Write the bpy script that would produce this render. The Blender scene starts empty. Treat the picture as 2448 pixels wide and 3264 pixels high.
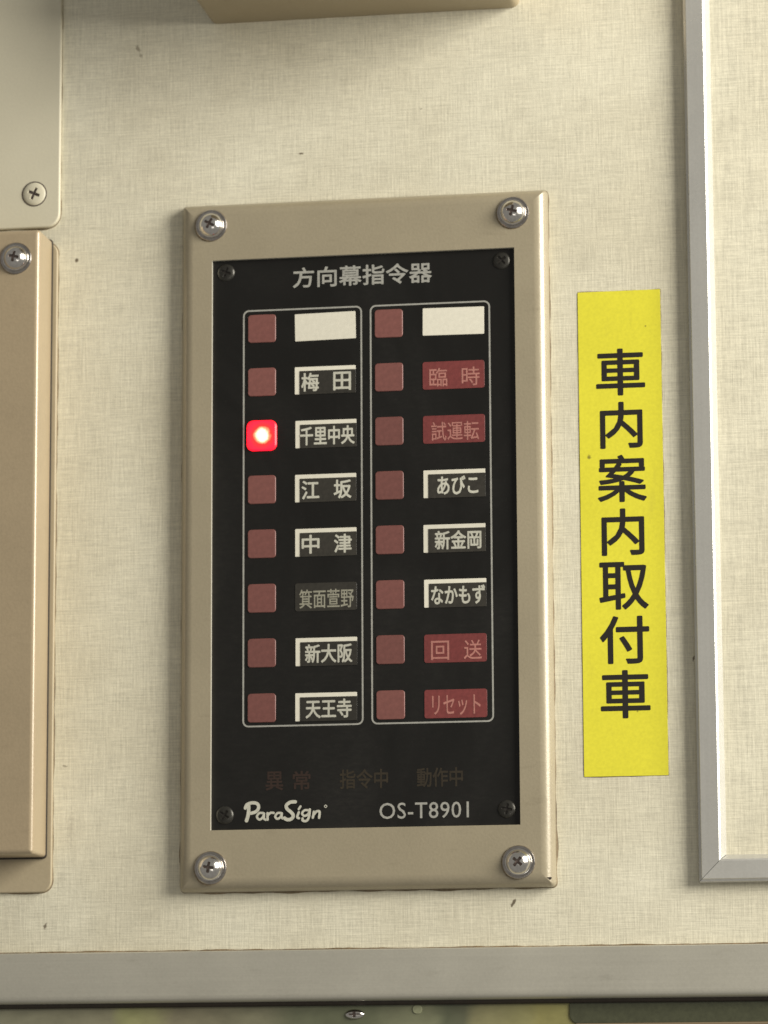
import bpy, bmesh, math, random
from mathutils import Matrix, Vector

random.seed(7)
S = 0.001                       # everything below is written in millimetres
scene = bpy.context.scene
col = scene.collection

# ------------------------------------------------------------------ camera
# wall plane: x to the right, z up, "out" = distance from the wall towards the viewer (world -Y)
CAM_X, CAM_OUT, CAM_Z = 210.35, 1221.79, -199.14
RIGHT = (0.986191, 0.165543, -0.004751)
DOWN = (-0.032088, 0.162854, -0.986128)
FWD = (-0.162472, 0.972663, 0.165917)
cam_data = bpy.data.cameras.new("camera")
cam_data.sensor_fit = 'VERTICAL'
cam_data.sensor_height = 36.0
cam_data.sensor_width = 27.0
cam_data.lens = 130.0
cam_data.clip_start = 0.05
cam_data.clip_end = 50.0
cam = bpy.data.objects.new("camera", cam_data)
col.objects.link(cam)
m = Matrix.Identity(4)
for i in range(3):
    m[i][0] = RIGHT[i]
    m[i][1] = -DOWN[i]
    m[i][2] = -FWD[i]
m[0][3], m[1][3], m[2][3] = CAM_X * S, -CAM_OUT * S, CAM_Z * S
cam.matrix_world = m
scene.camera = cam
cam_data.dof.use_dof = True
cam_data.dof.focus_distance = 1.212
cam_data.dof.aperture_fstop = 18.0

# ------------------------------------------------------------------ light
world = bpy.data.worlds.new("World")
scene.world = world
world.use_nodes = True
bg = world.node_tree.nodes["Background"]
bg.inputs["Color"].default_value = (1.0, 0.96, 0.88, 1)
bg.inputs["Strength"].default_value = 0.265


def area(name, loc, target, sx, sy, power, color):
    d = bpy.data.lights.new(name, 'AREA')
    d.shape = 'RECTANGLE'
    d.size, d.size_y = sx, sy
    d.energy = power
    d.color = color
    o = bpy.data.objects.new(name, d)
    o.location = loc
    v = Vector(target) - Vector(loc)
    o.rotation_euler = v.to_track_quat('-Z', 'Y').to_euler()
    col.objects.link(o)
    return o


# the carriage's ceiling lamp, up on the right, and an added weak fill from below for the metal lips
area("ceiling_lamp", (1.30, -0.62, 0.42), (0.02, 0, 0.0), 0.70, 0.85, 42.0, (1.0, 0.958, 0.868))
area("low_fill", (0.55, -1.6, -0.70), (0.0, 0, -0.02), 0.6, 0.16, 1.1, (1.0, 0.96, 0.88))

vs = scene.view_settings
vs.view_transform = 'Standard'
vs.look = 'None'
vs.exposure = 0.0
vs.gamma = 1.0
vs.use_curve_mapping = False
scene.render.engine = 'CYCLES'
scene.cycles.use_denoising = True
scene.cycles.max_bounces = 6
scene.render.filter_size = 1.9


# ------------------------------------------------------------------ materials
def lin(r, g, b):
    def f(c):
        c /= 255.0
        return c / 12.92 if c <= 0.04045 else ((c + 0.055) / 1.055) ** 2.4
    return (f(r), f(g), f(b), 1.0)


class NT:
    """small helper around one material's node tree"""
    def __init__(self, name):
        self.mat = bpy.data.materials.new(name)
        self.mat.use_nodes = True
        self.t = self.mat.node_tree
        self.b = self.t.nodes["Principled BSDF"]

    def n(self, kind, **kw):
        nd = self.t.nodes.new(kind)
        for k, v in kw.items():
            setattr(nd, k, v)
        return nd

    def l(self, a, b):
        self.t.links.new(a, b)

    def coord(self, scale=(1, 1, 1), out="Object"):
        tc = self.n("ShaderNodeTexCoord")
        mp = self.n("ShaderNodeMapping")
        mp.inputs["Scale"].default_value = scale
        self.l(tc.outputs[out], mp.inputs["Vector"])
        return mp.outputs["Vector"]

    def noise(self, scale=(1, 1, 1), detail=3.0, rough=0.5, dist=0.0):
        nd = self.n("ShaderNodeTexNoise")
        nd.inputs["Scale"].default_value = 1.0
        nd.inputs["Detail"].default_value = detail
        nd.inputs["Roughness"].default_value = rough
        nd.inputs["Distortion"].default_value = dist
        self.l(self.coord(scale), nd.inputs["Vector"])
        return nd.outputs["Fac"]

    def rng(self, v, a, b, c, d):
        nd = self.n("ShaderNodeMapRange")
        nd.inputs["From Min"].default_value = a
        nd.inputs["From Max"].default_value = b
        nd.inputs["To Min"].default_value = c
        nd.inputs["To Max"].default_value = d
        self.l(v, nd.inputs["Value"])
        return nd.outputs["Result"]

    def math(self, op, a, b=None):
        nd = self.n("ShaderNodeMath", operation=op)
        for i, v in enumerate((a, b)):
            if v is None:
                continue
            if isinstance(v, (int, float)):
                nd.inputs[i].default_value = v
            else:
                self.l(v, nd.inputs[i])
        return nd.outputs[0]

    def mix(self, fac, a, b, mode='MIX'):
        nd = self.n("ShaderNodeMix", data_type='RGBA', blend_type=mode)
        for idx, v in ((0, fac), (6, a), (7, b)):
            if isinstance(v, (int, float)):
                nd.inputs[idx].default_value = v
            elif isinstance(v, tuple):
                nd.inputs[idx].default_value = v
            else:
                self.l(v, nd.inputs[idx])
        return nd.outputs[2]

    def scale_col(self, color, fac):
        """colour times a grey factor"""
        cmb = self.n("ShaderNodeCombineColor")
        for i in range(3):
            self.l(fac, cmb.inputs[i])
        return self.mix(1.0, color, cmb.outputs[0], 'MULTIPLY')

    def bump(self, h, strength=0.2, dist=0.0003):
        nd = self.n("ShaderNodeBump")
        nd.inputs["Strength"].default_value = strength
        nd.inputs["Distance"].default_value = dist
        self.l(h, nd.inputs["Height"])
        self.l(nd.outputs["Normal"], self.b.inputs["Normal"])

    def base(self, v):
        if isinstance(v, tuple):
            self.b.inputs["Base Color"].default_value = v
        else:
            self.l(v, self.b.inputs["Base Color"])

    def set(self, **kw):
        for k, v in kw.items():
            self.b.inputs[k.replace("_", " ")].default_value = v


# dirt specks and scuffs on the wall: x, z, half length, half width, angle, strength
SPECKS = [(-80.4, 176.9, 1.7, 0.8, -55, 0.5), (-79.4, 174.4, 0.9, 0.6, -50, 0.45),
          (-22.3, 136.2, 1.1, 0.42, -5, 0.8), (-102.0, 101.7, 0.85, 0.8, 0, 0.85),
          (-110.8, -129.1, 1.2, 0.55, 68, 0.75), (49.0, -123.9, 1.8, 0.6, 55, 0.85),
          (-104.5, -75.0, 1.1, 0.4, -10, 0.5), (110.5, -43.7, 1.0, 0.45, 80, 0.8),
          (20.0, 150.0, 0.5, 0.3, 10, 0.4), (-60.0, 60.0, 0.5, 0.35, 40, 0.35)]
SMEARS = [(-102.0, -96.0, 6.5, 1.8, 84, 0.22), (-105.5, -113.0, 4.0, 1.6, 70, 0.16), (-101.5, 88.0, 7.0, 1.6, 88, 0.12),
          (-85.0, 165.0, 9.0, 5.0, 20, 0.07), (-120.0, -122.0, 9.0, 2.6, 22, 0.12), (-100.5, 64.0, 7.0, 1.4, 92, 0.14)]


def linen(name, specks):
    t = NT(name)
    a = t.noise((100, 100, 2000), 3, 0.62)
    b = t.noise((1700, 1700, 90), 3, 0.62)
    c = t.noise((900, 900, 900), 2, 0.6)
    d = t.noise((16, 16, 16), 3, 0.55)
    e = t.noise((45, 45, 220), 2, 0.5)
    h = t.math('ADD', t.rng(a, 0.3, 0.7, 0, 0.5), t.rng(b, 0.3, 0.7, 0, 0.46))
    h = t.math('ADD', h, t.rng(c, 0.3, 0.7, 0, 0.22))
    f = t.rng(h, 0.15, 0.95, 0.775, 1.13)
    f = t.math('MULTIPLY', f, t.rng(d, 0.3, 0.7, 0.93, 1.05))
    f = t.math('MULTIPLY', f, t.rng(e, 0.3, 0.7, 0.975, 1.025))
    tint = t.mix(t.rng(d, 0.35, 0.65, 0, 1), (0.660, 0.615, 0.470, 1), (0.680, 0.645, 0.508, 1))
    colr = t.scale_col(tint, f)
    if specks:
        for lst, soft in ((SPECKS, False), (SMEARS, True)):
            for (x, z, l, w, ang, k) in lst:
                tc = t.n("ShaderNodeTexCoord")
                mp = t.n("ShaderNodeMapping", vector_type='TEXTURE')
                mp.inputs["Location"].default_value = (x * S, 0, z * S)
                mp.inputs["Rotation"].default_value = (0, -math.radians(ang), 0)
                mp.inputs["Scale"].default_value = (l * S, 1.0, w * S)
                t.l(tc.outputs["Object"], mp.inputs["Vector"])
                ln = t.n("ShaderNodeVectorMath", operation='LENGTH')
                t.l(mp.outputs["Vector"], ln.inputs[0])
                r = t.math('ADD', ln.outputs["Value"], t.rng(c, 0.3, 0.7, -0.35, 0.35))
                msk = t.rng(r, 0.0 if soft else 0.55, 1.25 if soft else 1.1, k, 0.0)
                dirt = (0.20, 0.17, 0.13, 1) if soft else (0.075, 0.048, 0.022, 1)
                colr = t.mix(msk, colr, dirt)
    t.base(colr)
    t.set(Roughness=0.48)
    t.b.inputs["Specular IOR Level"].default_value = 0.35
    t.bump(h, 0.35, 0.00018)
    return t.mat


def paint(name, rgb, rough=0.38, metallic=0.0, mott=0.05, bump=0.12, coat=0.0, grime=None, streak=None):
    t = NT(name)
    a = t.noise((28, 28, 28), 4, 0.6)
    b = t.noise((1100, 1100, 1100), 2, 0.6)
    f = t.math('MULTIPLY', t.rng(a, 0.3, 0.7, 1 - mott, 1 + mott), t.rng(b, 0.3, 0.7, 1 - mott * 0.7, 1 + mott * 0.7))
    if streak:                                      # drawn grain of the metal
        f = t.math('MULTIPLY', f, t.rng(t.noise(streak, 3, 0.65), 0.3, 0.7, 0.965, 1.03))
    colr = t.scale_col(rgb, f)
    if grime:
        g = t.noise((70, 70, 260), 5, 0.7)
        colr = t.mix(t.rng(g, 0.60, 0.80, 0, grime), colr, (0.10, 0.075, 0.045, 1))
    t.base(colr)
    t.set(Metallic=metallic)
    r = t.noise((60, 60, 60), 3, 0.6)
    t.l(t.rng(r, 0.3, 0.7, rough - 0.05, rough + 0.07), t.b.inputs["Roughness"])
    t.b.inputs["Coat Weight"].default_value = coat
    t.b.inputs["Coat Roughness"].default_value = 0.25
    t.bump(b, bump, 0.0002)
    return t.mat


def plain(name, rgb, rough=0.5, metallic=0.0, vary=0.0, fine=0.0, spec=0.5):
    t = NT(name)
    v = None
    if vary:
        oi = t.n("ShaderNodeObjectInfo")
        v = t.rng(oi.outputs["Random"], 0, 1, 1 - vary, 1 + vary)
    if fine:
        nz = t.rng(t.noise((700, 700, 700), 3, 0.65), 0.3, 0.7, 1 - fine, 1 + fine)
        v = nz if v is None else t.math('MULTIPLY', v, nz)
    t.base(rgb if v is None else t.scale_col(rgb, v))
    t.set(Roughness=rough, Metallic=metallic)
    t.b.inputs["Specular IOR Level"].default_value = spec
    return t.mat


M = {}
M['wall'] = linen('linen_wallcovering', True)
M['panel'] = linen('linen_panel', False)
M['cover'] = paint('champagne_paint', (0.343, 0.296, 0.203, 1), 0.33, 0.12, 0.06, 0.20, 0.45, 0.22)
M['box'] = paint('tan_paint', (0.385, 0.305, 0.195, 1), 0.34, 0.10, 0.06, 0.18, 0.4, 0.18)
M['flange'] = paint('beige_flange_paint', (0.400, 0.335, 0.222, 1), 0.42, 0.0, 0.05, 0.14, 0, 0.10)
M['plate_paint'] = paint('cream_paint', (0.610, 0.570, 0.435, 1), 0.42, 0.0, 0.035, 0.14, 0, 0.05)
M['over'] = paint('overhead_paint', (0.36, 0.295, 0.185, 1), 0.45, 0.0, 0.05, 0.12)
M['alu'] = paint('anodised_aluminium', (0.57, 0.56, 0.52, 1), 0.28, 0.5, 0.05, 0.05, 0, 0.12, (700, 8, 8))
M['trim'] = paint('trim_aluminium', (0.475, 0.455, 0.385, 1), 0.34, 0.4, 0.05, 0.06, 0, 0.16, (8, 8, 1400))
M['chrome'] = plain('polished_screw_steel', (0.66, 0.635, 0.60, 1), 0.18, 1.0, 0.0, 0.12)
M['washer'] = plain('washer_steel', (0.42, 0.39, 0.36, 1), 0.22, 1.0, 0.0, 0.15)
def acrylic():
    t = NT('black_acrylic')
    a = t.noise((14, 14, 9), 4, 0.65, 1.2)
    b = t.noise((1300, 1300, 1300), 2, 0.6)
    c = t.noise((260, 260, 700), 3, 0.7)
    dust = t.math('MULTIPLY', t.rng(a, 0.42, 0.75, 0.0, 1.0), t.rng(c, 0.40, 0.75, 0.15, 1.0))
    dust = t.math('ADD', dust, t.rng(b, 0.62, 0.80, 0.0, 0.55))
    t.base(t.mix(t.math('MULTIPLY', dust, 0.05), (0.0060, 0.0055, 0.0045, 1), (0.20, 0.185, 0.15, 1)))
    t.l(t.rng(a, 0.3, 0.7, 0.34, 0.55), t.b.inputs["Roughness"])
    t.b.inputs["Specular IOR Level"].default_value = 0.36
    t.bump(t.noise((40, 40, 40), 3, 0.5), 0.04, 0.0005)
    return t.mat


M['black'] = acrylic()
M['black_screw'] = plain('blackened_steel', (0.045, 0.043, 0.037, 1), 0.33, 0.6, 0.0, 0.2)
M['recess'] = plain('dark_recess', (0.16, 0.125, 0.11, 1), 0.35, 0.8)  # darker tone for the screw recesses, rim and chip
M['led_off'] = plain('unlit_red_lens', (0.178, 0.068, 0.058, 1), 0.42, 0.0, 0.13, 0.12)
M['white_film'] = plain('white_label_film', (0.70, 0.67, 0.56, 1), 0.4, 0.0, 0.05, 0.05)
M['dark_film'] = plain('smoke_label_film', (0.030, 0.027, 0.021, 1), 0.42, 0.0, 0.2, 0.2)
M['red_film'] = plain('red_label_film', (0.165, 0.036, 0.034, 1), 0.42, 0.0, 0.12, 0.16)
M['ink_white'] = plain('white_ink', (0.50, 0.49, 0.41, 1), 0.5, 0.0, 0.06, 0.12)
M['ink_grey'] = plain('grey_ink', (0.33, 0.325, 0.29, 1), 0.5, 0.0, 0.0, 0.15)
M['ink_dim'] = plain('dim_white_ink', (0.27, 0.26, 0.20, 1), 0.5, 0.0, 0.05, 0.15)
M['ink_pink'] = plain('pinkish_ink', (0.40, 0.17, 0.14, 1), 0.5, 0.0, 0.05, 0.15)
M['ink_brown'] = plain('unlit_brown_ink', (0.026, 0.014, 0.009, 1), 0.45, 0.0, 0.1, 0.2)
M['ink_olive'] = plain('unlit_olive_ink', (0.030, 0.022, 0.012, 1), 0.45, 0.0, 0.1, 0.2)
M['ink_black'] = plain('black_ink', (0.012, 0.009, 0.006, 1), 0.5)
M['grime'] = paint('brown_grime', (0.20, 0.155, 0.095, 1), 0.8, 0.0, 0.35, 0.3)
M['sealant'] = paint('brown_sealant', (0.16, 0.11, 0.055, 1), 0.7, 0.0, 0.4, 0.3)


def yellow():
    t = NT('yellow_vinyl')
    a = t.noise((22, 22, 22), 4, 0.6)
    b = t.noise((900, 900, 900), 2, 0.6)
    f = t.math('MULTIPLY', t.rng(a, 0.3, 0.7, 0.95, 1.04), t.rng(b, 0.3, 0.7, 0.95, 1.05))
    colr = t.scale_col((0.72, 0.665, 0.045, 1), f)
    for x, z, w in ((-10.9, 25.5, 0.9), (4.0, -61.0, 0.4), (9.0, 70.0, 0.35)):
        tc = t.n("ShaderNodeTexCoord")
        ds = t.n("ShaderNodeVectorMath", operation='DISTANCE')
        t.l(tc.outputs["Object"], ds.inputs[0])
        ds.inputs[1].default_value = (x * S, 0, z * S)
        r = t.math('ADD', ds.outputs["Value"], t.rng(b, 0.3, 0.7, -0.0002, 0.0002))
        colr = t.mix(t.rng(r, w * S * 0.5, w * S, 0.75, 0), colr, (0.12, 0.09, 0.02, 1))
    g = t.noise((160, 160, 30), 4, 0.7)
    colr = t.mix(t.rng(g, 0.58, 0.82, 0, 0.22), colr, (0.36, 0.30, 0.06, 1))
    t.base(colr)
    t.set(Roughness=0.40)
    t.bump(a, 0.15, 0.0008)
    return t.mat


def led_lit():
    t = NT('lit_red_lens')
    tc = t.n("ShaderNodeTexCoord")
    mp = t.n("ShaderNodeMapping")
    mp.inputs["Location"].default_value = (-0.00035, 0, 0.0)
    t.l(tc.outputs["Object"], mp.inputs["Vector"])
    ln = t.n("ShaderNodeVectorMath", operation='LENGTH')
    t.l(mp.outputs["Vector"], ln.inputs[0])
    nz = t.rng(t.noise((500, 500, 500), 2, 0.5), 0.3, 0.7, -0.0003, 0.0003)
    r = t.math('ADD', ln.outputs["Value"], nz)
    cr = t.n("ShaderNodeValToRGB")
    t.l(t.rng(r, 0.0, 0.0065, 0, 1), cr.inputs["Fac"])
    e = cr.color_ramp.elements
    e[0].position, e[0].color = 0.0, (1.0, 0.46, 0.34, 1)
    e[1].position, e[1].color = 1.0, (0.45, 0.0009, 0.006, 1)
    for p, c in ((0.26, (1.0, 0.34, 0.22, 1)), (0.42, (1.0, 0.075, 0.035, 1)), (0.51, (0.6, 0.005, 0.004, 1)), (0.78, (0.4, 0.0014, 0.010, 1))):
        k = e.new(p)
        k.color = c
    t.l(cr.outputs["Color"], t.b.inputs["Emission Color"])
    t.b.inputs["Emission Strength"].default_value = 6.0
    t.base((0.3, 0.02, 0.02, 1))
    t.set(Roughness=0.35)
    return t.mat


def window_glass():
    """opaque tinted glass, blurred reflections and shapes behind it painted into its colour"""
    t = NT('olive_window_glass')
    tc = t.n("ShaderNodeTexCoord")
    sep = t.n("ShaderNodeSeparateXYZ")
    t.l(tc.outputs["Object"], sep.inputs[0])
    wob = t.rng(t.noise((60, 60, 60), 2, 0.5), 0.3, 0.7, -0.003, 0.003)
    x = t.math('ADD', sep.outputs[0], wob)
    cr = t.n("ShaderNodeValToRGB")  # ramp along x carries the painted reflections and shapes
    t.l(t.rng(x, -0.13, 0.09, 0, 1), cr.inputs["Fac"])
    stops = [(0, (122, 120, 96)), (380, (124, 120, 94)), (405, (140, 140, 92)), (500, (134, 132, 90)), (560, (118, 112, 86)), (860, (112, 110, 84)),
             (960, (92, 95, 68)), (1180, (86, 90, 62)), (1280, (104, 106, 78)), (1380, (112, 114, 84)), (1425, (78, 82, 56)), (1490, (82, 84, 58)),
             (1530, (122, 118, 80)), (1700, (128, 124, 76)), (1745, (136, 130, 74)), (1800, (130, 125, 70))]
    e = cr.color_ramp.elements
    for n, (px, c) in enumerate(stops):
        p = (-126.0 + px * 0.1056 + 130.0) / 220.0
        k = e[n] if n < 2 else e.new(p)
        k.position = p
        v = lin(*c)
        k.color = (v[0] * 1.0 + 0.02, v[1] * 1.0 + 0.02, v[2] * 1.0 + 0.025, 1)
    b = t.noise((90, 90, 160), 3, 0.6)
    t.base(t.scale_col(cr.outputs["Color"], t.rng(b, 0.3, 0.7, 0.85, 1.15)))
    t.set(Roughness=0.3)
    return t.mat


M['yellow'] = yellow()
M['led_on'] = led_lit()
M['glass'] = window_glass()
M['green_dark'] = plain('dark_green_glass_band', (0.06, 0.063, 0.036, 1), 0.3, 0.0, 0.0, 0.15)
M['shade_or_edge_strip'] = plain('dark_shade_strip', (0.030, 0.022, 0.015, 1), 0.7, 0.0, 0.0, 0.2)  # near-black tone of the painted shade strips
M['tan_line'] = plain('tan_gasket', (0.20, 0.15, 0.09, 1), 0.5)


# ------------------------------------------------------------------ mesh helpers
def V(x, out, z):
    return (x * S, -out * S, z * S)


def link(name, me, mat, parent=None, loc=None):
    o = bpy.data.objects.new(name, me)
    col.objects.link(o)
    if mat is not None and not me.materials:
        me.materials.append(mat)
    if parent is not None:
        o.parent = parent
    if loc is not None:
        o.location = loc
    return o


def mesh(name, verts, faces, smooth=None):
    me = bpy.data.meshes.new(name)
    me.from_pydata(verts, [], faces)
    bm = bmesh.new()
    bm.from_mesh(me)
    bmesh.ops.recalc_face_normals(bm, faces=bm.faces)
    bm.to_mesh(me)
    bm.free()
    if smooth is not None:
        for p in me.polygons:
            p.use_smooth = True
        me.set_sharp_from_angle(angle=math.radians(smooth))
    return me


def empty(name, label, cat, loc=(0, 0, 0), group=None):
    o = bpy.data.objects.new(name, None)
    o.empty_display_size = 0.01
    col.objects.link(o)
    o.location = V(*loc)
    tag(o, label, cat, group)
    return o


def tag(o, label, cat, group=None):
    o['label'] = label
    o['category'] = cat
    if group:
        o['group'] = group
    return o


def rrect(hw, hh, r, n=6):
    """closed loop of a rounded rectangle, counter-clockwise in (x, z)"""
    pts = []
    r = max(r, 0.01)
    for cx, cz, a0 in ((hw - r, hh - r, 0), (-hw + r, hh - r, 90), (-hw + r, -hh + r, 180), (hw - r, -hh + r, 270)):
        for k in range(n + 1):
            a = math.radians(a0 + 90.0 * k / n)
            pts.append((cx + r * math.cos(a), cz + r * math.sin(a)))
    return pts


def pan(hw, hh, rc, depth, roll, hole=None, hole_depth=1.5, n=6, steps=6, back=True):
    """a pan pressed from sheet: rounded outline, rolled edge, optional rectangular window"""
    loops = [(0.0, 0.0)]
    for k in range(steps + 1):
        a = math.pi / 2 * k / steps
        loops.append((roll * (1 - math.cos(a)), depth - roll + roll * math.sin(a)))
    loops.append((roll + 0.12, depth))
    verts, faces, N = [], [], 4 * (n + 1)
    for ins, out in loops:
        for x, z in rrect(hw - ins, hh - ins, max(rc - ins, 0.25), n):
            verts.append(V(x, out, z))
    for i in range(len(loops) - 1):
        for k in range(N):
            a, b = i * N + k, i * N + (k + 1) % N
            faces.append((a, b, b + N, a + N))
    last = (len(loops) - 1) * N
    if hole is None:
        faces.append(tuple(last + k for k in range(N)))
    else:
        hx, hz = hole
        h0 = len(verts)
        for sx, sz in ((1, 1), (-1, 1), (-1, -1), (1, -1)):
            verts.append(V(sx * hx, depth, sz * hz))
        for sx, sz in ((1, 1), (-1, 1), (-1, -1), (1, -1)):
            verts.append(V(sx * hx, depth - hole_depth, sz * hz))
        for c in range(4):
            for k in range(n):
                a = last + c * (n + 1) + k
                faces.append((a, a + 1, h0 + c))
            a = last + c * (n + 1) + n
            b = last + ((c + 1) * (n + 1)) % N
            faces.append((a, b, h0 + (c + 1) % 4, h0 + c))
            faces.append((h0 + c, h0 + (c + 1) % 4, h0 + 4 + (c + 1) % 4, h0 + 4 + c))
    if back and hole is None:
        faces.append(tuple(range(N)))
    me = mesh('pan', verts, faces, 40)
    if hole is not None:
        for p in me.polygons:
            if all(abs(abs(me.vertices[v].co.x) - hole[0] * S) < 1e-6 and abs(abs(me.vertices[v].co.z) - hole[1] * S) < 1e-6 for v in p.vertices):
                p.material_index = 1
    return me


def tile(hw, hh, r, out0, out1, bev=0.15, n=4):
    """thin rounded-rectangle slab with a small bevel, centred on x = z = 0"""
    verts, faces, N = [], [], 4 * (n + 1)
    for ins, out in ((0, out0), (0, out1 - bev), (bev, out1)):
        for x, z in rrect(hw - ins, hh - ins, max(r - ins, 0.02), n):
            verts.append(V(x, out, z))
    for i in range(2):
        for k in range(N):
            a, b = i * N + k, i * N + (k + 1) % N
            faces.append((a, b, b + N, a + N))
    faces.append(tuple(2 * N + k for k in range(N)))
    faces.append(tuple(range(N)))
    return mesh('tile', verts, faces, 20)


def ring(hw, hh, r, w, out0, out1, n=6):
    a = rrect(hw, hh, r, n)
    b = rrect(hw - w, hh - w, max(r - w, 0.1), n)
    N = len(a)
    verts = [V(x, out1, z) for x, z in a] + [V(x, out1, z) for x, z in b] + [V(x, out0, z) for x, z in a] + [V(x, out0, z) for x, z in b]
    faces = []
    for k in range(N):
        j = (k + 1) % N
        faces += [(k, j, N + j, N + k), (k, j, 2 * N + j, 2 * N + k), (N + k, N + j, 3 * N + j, 3 * N + k)]
    return mesh('ring', verts, faces)


def lathe(profile, seg=48):
    """(radius, out) profile turned about the out axis"""
    verts, faces = [], []
    for r, o in profile:
        for k in range(seg):
            a = 2 * math.pi * k / seg
            verts.append(V(max(r, 1e-4) * math.cos(a), o, max(r, 1e-4) * math.sin(a)))
    for i in range(len(profile) - 1):
        for k in range(seg):
            a, b = i * seg + k, i * seg + (k + 1) % seg
            faces.append((a, b, b + seg, a + seg))
    faces.append(tuple((len(profile) - 1) * seg + k for k in range(seg)))
    return mesh('lathe', verts, faces, 35)


def phillips(R, H, arm, half, depth, base=0.0, power=2.0, rings=30, seg=96):
    """domed head with a sunk cross: (bright dome mesh, dark recess mesh)"""
    verts, dome, rec, deep = [], [], [], []
    for i in range(rings + 1):
        r = R * i / rings
        for k in range(seg):
            a = 2 * math.pi * k / seg
            x, z = r * math.cos(a), r * math.sin(a)
            Rs = (R * R + H * H) / (2 * H)
            cap = math.sqrt(max(0.0, Rs * Rs - r * r)) - (Rs - H)
            o = base + (cap if power == 0 else H * max(0.0, 1 - (r / R) ** power) ** 0.62)
            inside = (abs(x) < half and abs(z) < arm) or (abs(z) < half and abs(x) < arm) or r < half * 1.45
            if inside:
                o -= depth * (1 - 0.55 * r / arm)
            deep.append(inside)
            verts.append(V(x, o, z))
    for i in range(rings):
        for k in range(seg):
            f = (i * seg + k, i * seg + (k + 1) % seg, (i + 1) * seg + (k + 1) % seg, (i + 1) * seg + k)
            (rec if sum(deep[v] for v in f) >= 3 else dome).append(f)
    def sub(fs, nm):
        used = sorted({v for f in fs for v in f})
        ix = {v: n for n, v in enumerate(used)}
        me = bpy.data.meshes.new(nm)
        me.from_pydata([verts[v] for v in used], [], [tuple(ix[v] for v in f) for f in fs])
        bm = bmesh.new()
        bm.from_mesh(me)
        bmesh.ops.remove_doubles(bm, verts=bm.verts, dist=1e-7)
        bmesh.ops.recalc_face_normals(bm, faces=bm.faces)
        if sum(f.normal.y * f.calc_area() for f in bm.faces) > 0:
            bmesh.ops.reverse_faces(bm, faces=bm.faces)
        bm.to_mesh(me)
        bm.free()
        for p in me.polygons:
            p.use_smooth = True
        me.set_sharp_from_angle(angle=math.radians(38))
        return me
    return sub(dome, 'dome'), sub(rec, 'recess')


# ------------------------------------------------------------------ lettering
def glyphs(text, spacing=1.0):
    """flat outline mesh of a text in Blender's built-in font, in the x/z plane, unscaled"""
    cu = bpy.data.curves.new('lettering', 'FONT')
    cu.body = text
    cu.size = 1.0
    cu.space_character = spacing
    cu.resolution_u = 3
    tmp = bpy.data.objects.new('lettering', cu)
    col.objects.link(tmp)
    dg = bpy.context.evaluated_depsgraph_get()
    me = bpy.data.meshes.new_from_object(tmp.evaluated_get(dg))
    bpy.data.objects.remove(tmp)
    bpy.data.curves.remove(cu)
    return me


def letter(text, x0, x1, z0, z1, out, mat, parent, weight=0.0, spacing=1.0, name='lettering', base=(0, 0)):
    """lettering fitted to a box (mm); its origin sits in the box's middle"""
    me = glyphs(text, spacing)
    xs = [v.co.x for v in me.vertices]
    ys = [v.co.y for v in me.vertices]
    ax, bx, ay, by = min(xs), max(xs), min(ys), max(ys)
    w, h = x1 - x0 - 2 * weight, z1 - z0 - 2 * weight
    for v in me.vertices:
        v.co = Vector(((v.co.x - ax) / (bx - ax) - 0.5, 0, (v.co.y - ay) / (by - ay) - 0.5))
        v.co.x *= w * S
        v.co.z *= h * S
    me.update()
    bm = bmesh.new()
    bm.from_mesh(me)
    if bm.faces and sum(f.normal.y * f.calc_area() for f in bm.faces) > 0:
        bmesh.ops.reverse_faces(bm, faces=bm.faces)
    if weight:                                      # bolder strokes: the outline printed again, shifted all round
        src = bm.faces[:]
        for k in range(8):
            a = math.pi / 4 * k
            d = bmesh.ops.duplicate(bm, geom=src)
            vs_ = [g for g in d['geom'] if isinstance(g, bmesh.types.BMVert)]
            bmesh.ops.translate(bm, verts=vs_, vec=V(weight * math.cos(a), 0.004 * (k + 1), weight * math.sin(a)))
    bm.to_mesh(me)
    bm.free()
    me.materials.clear()
    return link(name, me, mat, parent, V((x0 + x1) / 2 - base[0], out, (z0 + z1) / 2 - base[1]))


def strokes(paths, out):
    """flat brush strokes: lists of (x, z, width) in mm, smoothed, with round ends"""
    verts, faces = [], []
    lift = 0.0
    for path in paths:
        pts = []
        n = len(path)
        for i in range(n - 1):
            p = [path[max(0, min(n - 1, i + d))] for d in (-1, 0, 1, 2)]
            for k in range(6):
                u = k / 6.0
                pts.append(tuple(0.5 * (2 * p[1][c] + (p[2][c] - p[0][c]) * u + (2 * p[0][c] - 5 * p[1][c] + 4 * p[2][c] - p[3][c]) * u * u
                                        + (3 * p[1][c] - p[0][c] - 3 * p[2][c] + p[3][c]) * u ** 3) for c in range(3)))
        pts.append(path[-1])
        lift += 0.004
        for (x, z, w) in pts:                       # a chain of overlapping round dabs joined by quads
            c0 = len(verts)
            for k in range(10):
                a = 2 * math.pi * k / 10
                verts.append(V(x + w / 2 * math.cos(a), out + lift, z + w / 2 * math.sin(a)))
            faces.append(tuple(range(c0, c0 + 10)))
            lift += 0.0006
        for a, b in zip(pts, pts[1:]):
            dx, dz = b[0] - a[0], b[1] - a[1]
            L = math.hypot(dx, dz) or 1e-6
            nx, nz = -dz / L, dx / L
            c0 = len(verts)
            for q, sgn in ((a, 1), (b, 1), (b, -1), (a, -1)):
                verts.append(V(q[0] + sgn * nx * q[2] / 2, out + lift, q[1] + sgn * nz * q[2] / 2))
            faces.append((c0, c0 + 1, c0 + 2, c0 + 3))
            lift += 0.0006
    return mesh('strokes', verts, faces)


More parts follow.
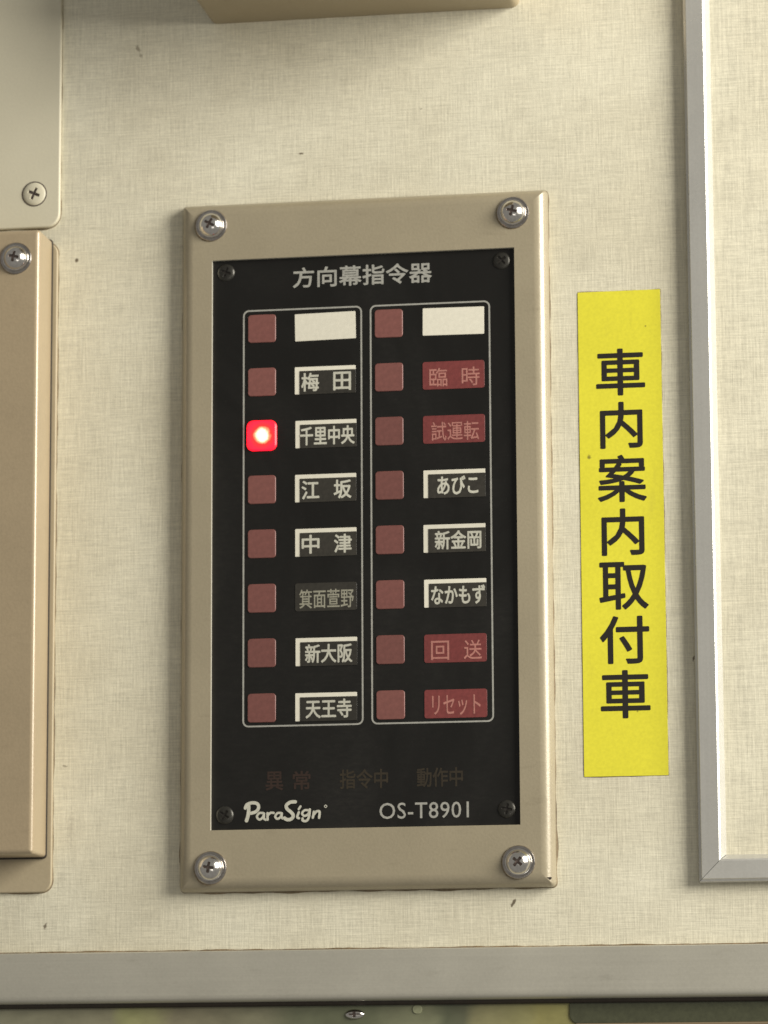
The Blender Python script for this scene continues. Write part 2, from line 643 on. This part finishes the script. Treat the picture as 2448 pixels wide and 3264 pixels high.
def at(px, py, out):
    """photo pixel -> (x, z) in mm on the plane 'out' mm in front of the wall"""
    f = 130.0 / 36.0 * 3264.0
    u, v = (px - 1224.0) / f, (py - 1632.0) / f
    d = [FWD[i] + u * RIGHT[i] + v * DOWN[i] for i in range(3)]
    s = (CAM_OUT - out) / d[1]
    return CAM_X + s * d[0], CAM_Z + s * d[2]


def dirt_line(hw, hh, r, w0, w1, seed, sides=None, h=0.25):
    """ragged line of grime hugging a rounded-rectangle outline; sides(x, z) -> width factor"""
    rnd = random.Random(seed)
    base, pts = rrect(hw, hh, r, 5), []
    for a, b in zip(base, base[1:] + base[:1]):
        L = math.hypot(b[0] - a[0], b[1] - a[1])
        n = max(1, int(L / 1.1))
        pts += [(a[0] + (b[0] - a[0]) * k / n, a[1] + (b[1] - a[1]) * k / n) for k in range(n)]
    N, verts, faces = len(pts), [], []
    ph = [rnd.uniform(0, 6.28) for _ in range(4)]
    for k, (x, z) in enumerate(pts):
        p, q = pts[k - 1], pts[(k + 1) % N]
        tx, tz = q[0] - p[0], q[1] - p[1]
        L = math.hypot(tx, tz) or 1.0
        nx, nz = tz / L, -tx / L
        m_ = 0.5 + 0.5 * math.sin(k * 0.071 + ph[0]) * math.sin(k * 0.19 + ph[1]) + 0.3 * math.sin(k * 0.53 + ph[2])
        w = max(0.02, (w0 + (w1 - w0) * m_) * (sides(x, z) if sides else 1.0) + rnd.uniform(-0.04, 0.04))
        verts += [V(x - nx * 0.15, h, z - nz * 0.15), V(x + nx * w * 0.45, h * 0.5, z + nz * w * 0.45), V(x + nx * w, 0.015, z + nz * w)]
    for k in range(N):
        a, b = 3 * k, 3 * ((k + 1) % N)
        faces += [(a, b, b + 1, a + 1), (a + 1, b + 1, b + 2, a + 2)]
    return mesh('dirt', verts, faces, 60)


# ------------------------------------------------------------------ setting: wall, trim, glass
me = mesh('wall', [V(-300, 0, -154.6), V(300, 0, -154.6), V(300, 0, 330), V(-300, 0, 330),
                   V(-300, -4, -154.6), V(300, -4, -154.6), V(300, -4, 330), V(-300, -4, 330)],
          [(0, 1, 2, 3), (4, 5, 6, 7), (0, 1, 5, 4), (1, 2, 6, 5), (2, 3, 7, 6), (3, 0, 4, 7)])
wall = link('wall', me, M['wall'])
wall['kind'] = 'structure'
wall['label'] = 'cream linen-textured wall covering with a few dark specks'


def extrude_x(profile, x0, x1, smooth=35):
    """(z, out) profile swept along x"""
    n = len(profile)
    verts = [V(x0, o, z) for z, o in profile] + [V(x1, o, z) for z, o in profile]
    faces = [(k, (k + 1) % n, n + (k + 1) % n, n + k) for k in range(n)]
    faces += [tuple(range(n)), tuple(range(n, 2 * n))]
    return mesh('bar', verts, faces, smooth)


trim = empty('metal_trim_strip', 'grey aluminium trim strip running along the bottom of the cream wall', 'trim', (0, 0, -147))
prof = [(8.7, 0.1), (8.7, 2.2), (8.3, 2.6), (-5.6, 3.1), (-6.9, 3.0), (-7.8, 2.4), (-8.3, 1.3), (-8.5, 0.0), (-8.5, -6.0), (-7.2, -6.0), (-7.2, 0.1)]
link('strip', extrude_x(prof, -300, 300), M['trim'], trim)
verts, faces = [], []
N = 240
for i in range(N + 1):                              # ragged line of old sealant along the strip's top edge
    x = -200 + 400.0 * i / N
    w = 0.30 + 0.28 * abs(math.sin(i * 0.37) * math.sin(i * 0.113 + 1.0)) + random.uniform(-0.08, 0.08)
    verts += [V(x, 0.05, 8.6), V(x, 0.55, 8.6), V(x, 0.30, 8.7 + w), V(x, 0.02, 8.75 + w)]
for i in range(N):
    a = 4 * i
    for k in range(3):
        faces.append((a + k, a + k + 1, a + k + 5, a + k + 4))
link('sealant', mesh('sealant', verts, faces, 60), M['sealant'], trim)

link('shade_or_edge_strip', extrude_x([(-8.4, 0.6), (-8.4, -5.0), (-9.9, -5.0), (-9.8, -0.8), (-9.2, 0.1)], -300, 300), M['shade_or_edge_strip'], trim)  # dark strip added as the shadow gap under the trim

glass = empty('window_pane', 'olive tinted glass pane below the aluminium trim strip', 'window', (0, -2, -180))
me = mesh('pane', [V(-300, 0, -40), V(300, 0, -40), V(300, 0, 24.5), V(-300, 0, 24.5), V(-300, -4, -40), V(300, -4, -40), V(300, -4, 24.5), V(-300, -4, 24.5)],
          [(0, 1, 2, 3), (4, 5, 6, 7), (0, 1, 5, 4), (1, 2, 6, 5), (2, 3, 7, 6), (3, 0, 4, 7)])
link('pane', me, M['glass'], glass)
# dark band with a rounded end, fixed on the glass on the right, and the tan line under it
bx0 = at(1815, 3220, -1.5)[0]
zb = at(2100, 3260, -1.5)[1]
me = tile(120, 4.4, 3.0, 0.0, 0.5, 0.15, 6)
link('dark_band', me, M['green_dark'], glass, V(bx0 + 120, 0.0, zb + 4.4 + 180))
me = tile(120, 0.45, 0.3, 0.0, 0.9, 0.2, 3)
link('shade_or_edge_strip', me, M['tan_line'], glass, V(bx0 + 122, 0.0, zb - 0.4 + 180))
dx, dz = at(1330, 3217, -1.6)
link('light_dot', tile(1.6, 1.5, 1.4, 0.0, 0.3, 0.1, 5), plain('pale_green_dot', (0.27, 0.28, 0.17, 1), 0.4, 0, 0, 0.15), glass, V(dx, 0.0, dz + 180))
ex, ez = at(1129, 3233, -1.0)
dome, rec = phillips(3.4, 1.6, 1.8, 0.45, 0.7)
sc = link('screw', dome, M['chrome'], glass, V(ex, -0.2, ez + 180))
sc.scale = (1.0, 1.0, 0.52)
link('recess', rec, M['recess'], sc)

# ------------------------------------------------------------------ framed panel on the right
fx0, fz0 = 111.1, -118.1
panel = empty('framed_wall_panel', 'linen textured panel edged by a mitred aluminium frame, right of the yellow sticker', 'panel', (fx0, 0, fz0))
prof = [(0.0, 0.05), (0.0, 2.9), (0.25, 3.5), (0.75, 3.8), (0.95, 3.9), (1.2, 4.3), (6.9, 4.7), (7.5, 4.4), (9.0, 1.8), (9.2, 1.3), (9.2, 0.05)]


def mitred(vertical, length, g=0.10):
    verts, faces, n = [], [], len(prof)
    for o, y in prof:
        verts.append(V(o, y, o + g) if vertical else V(o + g, y, o))
    for o, y in prof:
        verts.append(V(o, y, length) if vertical else V(length, y, o))
    for k in range(n):
        faces.append((k, (k + 1) % n, n + (k + 1) % n, n + k))
    faces += [tuple(range(n)), tuple(range(n, 2 * n))]
    return mesh('bar', verts, faces, 28)


link('frame_bar', mitred(True, 360), M['alu'], panel)
link('frame_bar', mitred(False, 150), M['alu'], panel)
me = mesh('inset', [V(9.0, 1.5, 9.0), V(150, 1.5, 9.0), V(150, 1.5, 360), V(9.0, 1.5, 360), V(9.0, 0.1, 9.0), V(150, 0.1, 9.0), V(150, 0.1, 360), V(9.0, 0.1, 360)],
          [(0, 1, 2, 3), (4, 5, 6, 7), (0, 1, 5, 4), (1, 2, 6, 5), (2, 3, 7, 6), (3, 0, 4, 7)])
link('inset_panel', me, M['panel'], panel)

# ------------------------------------------------------------------ box above
ob = empty('overhead_box', 'shaded beige box mounted on the wall above the black control panel', 'box', (0, 0, 184.4))
me = pan(54.6, 60, 3.0, 46.0, 4.0)
me.transform(Matrix.Translation((0, 0, 60 * S)))
link('housing', me, M['over'], ob)

# ------------------------------------------------------------------ screws (shared meshes)
HEAD, HEAD_REC = phillips(4.3, 2.9, 1.75, 0.42, 1.0, 1.0, 0)
WASHER = lathe([(5.55, 0.0), (5.55, 0.45), (5.3, 0.75), (4.9, 0.85), (4.35, 0.72), (4.1, 0.6), (3.2, 0.6)], 56)
SPRING = lathe([(4.45, 0.6), (4.6, 0.9), (4.45, 1.25), (4.1, 1.35), (3.0, 1.35)], 56)
SMALL, SMALL_REC = phillips(3.05, 0.95, 1.75, 0.38, 0.55, 0.25, 2.6, 22, 72)
OVAL, OVAL_REC = phillips(4.15, 0.9, 2.1, 0.5, 0.8, 0.05, 2.6, 24, 80)


SCREW_DIRT_SHADE = dirt_line(5.5, 5.5, 5.5, 0.15, 0.7, 23, lambda x, z: 1.0 if z < 1 else 0.5, 0.18)  # grime ring that also draws in the dark shade round the screw


def chrome_screw(parent, x, out, z, ang, scale=1.0):
    s = link('screw', HEAD, M['chrome'], parent, V(x, out, z))
    s.rotation_euler = (0, math.radians(ang), 0)
    s.scale = (scale,) * 3
    link('recess', HEAD_REC, M['recess'], s)
    link('washer', WASHER, M['washer'], s)
    link('lock_washer', SPRING, M['chrome'], s)
    link('grime', SCREW_DIRT_SHADE, M['grime'], s)  # grime together with the painted shade round the screw
    return s


# ------------------------------------------------------------------ upper-left plate
ux, uz = -107.8, 113.7
up = empty('cover_plate', 'cream painted plate with a rounded corner and one painted cross-head screw', 'plate', (ux, 0, uz))
me = pan(70, 90, 5.0, 1.8, 0.5, steps=3)
me.transform(Matrix.Translation((-70 * S, 0, 90 * S)))
link('plate', me, M['plate_paint'], up)
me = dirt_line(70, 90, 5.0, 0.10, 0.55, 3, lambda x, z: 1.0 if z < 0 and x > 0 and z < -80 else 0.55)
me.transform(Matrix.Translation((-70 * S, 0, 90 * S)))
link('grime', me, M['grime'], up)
sx, sz = at(109, 618, 2.0)
s = link('screw', OVAL, M['plate_paint'], up, V(sx - ux, 1.78, sz - uz))
s.rotation_euler = (0, math.radians(24), 0)
link('recess', OVAL_REC, M['recess'], s)
link('rim', lathe([(4.5, 0.0), (4.5, 0.10), (4.1, 0.14), (4.0, 0.0)], 48), M['recess'], s)

# ------------------------------------------------------------------ lower-left box on its flange
lx = -110.3
lb = empty('junction_box_cover', 'deep tan metal box cover on a thin flange below the cream plate', 'box', (lx, 0, -106))
me = pan(60, 107.4, 1.2, 17.5, 1.6, steps=5)
me.transform(Matrix.Translation((-60 * S, 0, 107.4 * S)))
hs = link('housing', me, M['box'], lb, V(0, 1.2, 0))
me = pan(60, 113.0, 4.0, 1.4, 0.4, steps=3)
me.transform(Matrix.Translation(((-60 + 1.9) * S, 0, (113.0 - 11.8) * S)))
link('flange', me, M['flange'], lb)
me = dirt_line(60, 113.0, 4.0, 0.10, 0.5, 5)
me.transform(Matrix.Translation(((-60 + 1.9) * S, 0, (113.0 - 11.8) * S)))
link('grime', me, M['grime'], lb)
me = pan(60.3, 107.9, 1.4, 1.0, 0.3, steps=2)
me.transform(Matrix.Translation((-60 * S, 0, 107.4 * S)))
link('shade_or_edge_strip', me, M['shade_or_edge_strip'], lb, V(0, 1.3, 0))  # dark slab added as the shade along the box's lower edge
sx, sz = at(49, 822, 19.5)
chrome_screw(lb, sx - lx, 18.6, sz + 106, 12, 1.0)

# ------------------------------------------------------------------ the controller
FACE = 5.5                       # front of the cover
PL = 4.1                         # front of the black plate
ctl = empty('destination_sign_controller', 'black control panel with red button lamps in a champagne metal cover', 'control panel', (0, 0, -119))
B0 = (0.0, -119.0)               # everything below is written from the plate's centre


def put(name, me, mat, x, out, z, parent=None):
    if parent is None:
        return link(name, me, mat, ctl, V(x, out, z + 119.0))
    return link(name, me, mat, parent, V(x, out, z))


cover = put('cover', pan(63.7, 118.7, 1.6, FACE, 4.4, hole=(52.5, 98.2), hole_depth=2.2, back=False), M['cover'], 0, 0.02, 0)
cover.data.materials.append(plain('bare_cut_edge', (0.78, 0.74, 0.62, 1), 0.35, 0.3))
cover['label'] = 'champagne painted metal cover with rolled edges'
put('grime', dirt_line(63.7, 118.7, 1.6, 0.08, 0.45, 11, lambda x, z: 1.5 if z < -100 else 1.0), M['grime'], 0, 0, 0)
face = put('faceplate', tile(53.6, 99.3, 0.6, PL - 2.5, PL, 0.05), M['black'], 0, 0, 0)
face['label'] = 'black faceplate'
# chipped paint at the lower right corner of the cover
chip = put('paint_chip', strokes([[(-1.6, -0.3, 0.5), (-0.4, 0.1, 1.3), (1.0, 0.6, 1.2), (1.7, 0.9, 0.5)]], 0.0), M['recess'], 60.8, 4.55, -116.6)
chip.rotation_euler = (math.radians(38), 0, 0)

for x, z, a in ((-52.8, 110.6, 28), (52.2, 110.3, 15), (51.8, -110.6, 40), (-52.4, -110.8, 8)):
    chrome_screw(ctl, x, FACE - 0.02, z + 119.0, a)
for x, z, a in ((-47.8, 94.0, 20), (48.0, 94.0, 50), (47.9, -92.8, 10), (-47.8, -93.1, 35)):
    s = put('small_screw', SMALL, M['black_screw'], x, PL - 0.25, z)
    s.rotation_euler = (0, math.radians(a), 0)
    link('recess', SMALL_REC, M['ink_black'], s)

RING = ring(20.75, 72.0, 2.1, 0.55, PL - 0.02, PL + 0.06)
put('border_line', RING, M['ink_grey'], -21.1, 0, 8.4)
put('border_line', RING, M['ink_grey'], 23.1, 0, 8.4)

LED = tile(4.85, 4.9, 1.1, -0.3, 0.35, 0.18, 4)
LED_ON = tile(5.2, 5.25, 2.2, -0.3, 1.0, 0.5, 6)
LABEL = tile(10.55, 4.75, 0.25, -0.02, 0.10, 0.03, 3)
FILM = tile(9.75, 4.10, 0.15, 0.08, 0.22, 0.03, 3)
WIDE = tile(10.6, 4.8, 0.8, -0.02, 0.16, 0.05, 3)
LED_ON.materials.append(M['led_on'])

ROWS = [
    [None, ('梅', '田'), '千里中央', ('江', '坂'), ('中', '津'), '箕面萱野', '新大阪', '天王寺'],
    [None, ('臨', '時'), '試運転', 'あびこ', '新金岡', 'なかもず', ('回', '送'), 'リセット'],
]
SPAN = {'千里中央': (1.7, 20.6), '箕面萱野': (1.4, 20.2), '新大阪': (3.3, 19.6), '天王寺': (3.6, 19.4), '試運転': (2.8, 19.2),
        'あびこ': (4.7, 18.8), '新金岡': (3.9, 19.8), 'なかもず': (2.4, 20.8), 'リセット': (2.6, 19.0)}
RED = ('臨', '時'), '試運転', ('回', '送'), 'リセット'
for c, (xl, xt) in enumerate(((-35.2, -13.1), (8.9, 31.1))):
    for r, txt in enumerate(ROWS[c]):
        z = 73.75 - 18.70 * r
        lit = (c == 0 and r == 2)
        b = put('button_lamp', LED_ON if lit else LED, None if lit else M['led_off'], xl, PL, z)
        if lit:
            b['label'] = 'brightly lit red button lamp'
        jx = random.uniform(-0.12, 0.12)
        zc = z - 0.05
        if txt is None:
            lab = put('name_label', LABEL, M['white_film'], xt + jx, PL, zc)
            lab['label'] = 'blank white label'
            lab.rotation_euler = (0, math.radians(-0.9 if c == 0 else 0.4), 0)
            continue
        if txt in RED:
            lab = put('name_label', WIDE, None, xt + jx, PL, zc)
            ink, top, wt = M['ink_pink'], 0.19, 0.05
            lab['label'] = 'red destination label'
        elif txt == '箕面萱野':
            lab = put('name_label', WIDE, None, xt + jx, PL, zc)
            ink, top, wt = M['ink_dim'], 0.19, 0.06
            lab['label'] = 'dark borderless destination label'
        else:
            lab = put('name_label', LABEL, M['white_film'], xt + jx, PL, zc)
            put('film', FILM, M['dark_film'], 0.85, 0.0, -0.75, lab)
            ink, top, wt = M['ink_white'], 0.25, 0.14
        if lab.data is WIDE:
            if not WIDE.materials:
                WIDE.materials.append(M['red_film'])
            lab.material_slots[0].link = 'OBJECT'
            lab.material_slots[0].material = M['red_film'] if txt in RED else M['dark_film']
        if isinstance(txt, tuple):
            for ch, (a, bb) in zip(txt, ((2.3, 8.5), (13.4, 19.6))):
                letter(ch, -10.6 + a, -10.6 + bb, -3.9, 2.6, top, ink, lab, wt, name='lettering')
        else:
            a, bb = SPAN[txt]
            hi = 2.6 if txt != 'リセット' else 2.9
            letter(txt, -10.6 + a, -10.6 + bb, -3.9, hi, top, ink, lab, wt, name='lettering')

OFF = 119.0


def print_on(text, x0, x1, z0, z1, mat, weight=0.0, spacing=1.0):
    return letter(text, x0, x1, z0 + OFF, z1 + OFF, PL + 0.03, mat, ctl, weight, spacing)


print_on('方向幕指令器', -24.4, 23.9, 87.5, 94.7, M['ink_grey'], 0.14, 1.02)
for ch, a in (('異', -33.9), ('常', -24.6)):
    print_on(ch, a, a + 6.1, -85.1, -78.7, M['ink_brown'], 0.12)
print_on('指令中', -8.6, 7.9, -85.1, -78.5, M['ink_olive'], 0.12)
print_on('動作中', 17.6, 33.2, -85.0, -78.5, M['ink_olive'], 0.12)
print_on('OS-T8901', 4.9, 35.1, -95.4, -90.0, M['ink_grey'], 0.03, 1.06)

# brush-written maker's mark, traced in the pixels of a 4.608x enlargement
K, KX, KY = 4.608, 760.0, 2540.0
logo_px = [
    ([(150, 130), (150, 210), (138, 290), (118, 350)], 44),
    ([(102, 165), (125, 115), (200, 88), (275, 100), (298, 155), (262, 215), (185, 242)], 40),
    ([(372, 240), (310, 238), (272, 290), (308, 335), (355, 305), (378, 245)], 28),
    ([(378, 245), (376, 315), (402, 338)], 28),
    ([(428, 240), (430, 335)], 30),
    ([(432, 275), (470, 236), (520, 236)], 28),
    ([(630, 238), (575, 240), (542, 290), (575, 325), (618, 298), (640, 242)], 28),
    ([(640, 242), (636, 300), (652, 318)], 28),
    ([(838, 74), (770, 78), (708, 122), (718, 178), (782, 232), (808, 282), (775, 328), (715, 335), (680, 312)], 42),
    ([(890, 228), (866, 296), (892, 314)], 30),
    ([(914, 142), (888, 182)], 28),
    ([(1036, 200), (975, 198), (938, 245), (975, 282), (1030, 250), (1052, 186)], 28),
    ([(1052, 186), (1040, 290), (1005, 352), (948, 350), (945, 318)], 30),
    ([(1112, 220), (1096, 306)], 30),
    ([(1112, 262), (1150, 216), (1195, 220), (1188, 308)], 30),
    ([(1285, 120), (1304, 140), (1285, 160), (1266, 140), (1285, 120)], 9),
]
paths = []
for pts, w in logo_px:
    path = []
    for px, py in pts:
        x, z = at(KX + px / K, KY + py / K, PL)
        path.append((x, z + OFF, 1.2 * w / K / 9.41))
    paths.append(path)
lg = link('maker_lettering', strokes(paths, PL + 0.02), M['ink_white'], ctl)

# ------------------------------------------------------------------ yellow sticker
stk = empty('yellow_sticker', 'tall yellow sticker with black vertical lettering beside the control panel', 'sticker', (87.4, 0, -82.3))
link('grime', dirt_line(14.05, 82.5, 0.25, 0.05, 0.28, 17, None, 0.12), M['grime'], stk, V(0, 0, 82.5))
link('vinyl', tile(14.05, 82.5, 0.25, 0.02, 0.22, 0.05, 2), M['yellow'], stk, V(0, 0, 82.5))
for i, ch in enumerate('車内案内取付車'):
    z = 54.6 - 18.26 * i + 82.3
    hw, hh = (8.3, 8.1) if ch not in '内' else (7.2, 8.0)
    letter(ch, -hw + 0.2, hw + 0.2, z - hh, z + hh, 0.26, M['ink_black'], stk, 0.26, name='lettering')
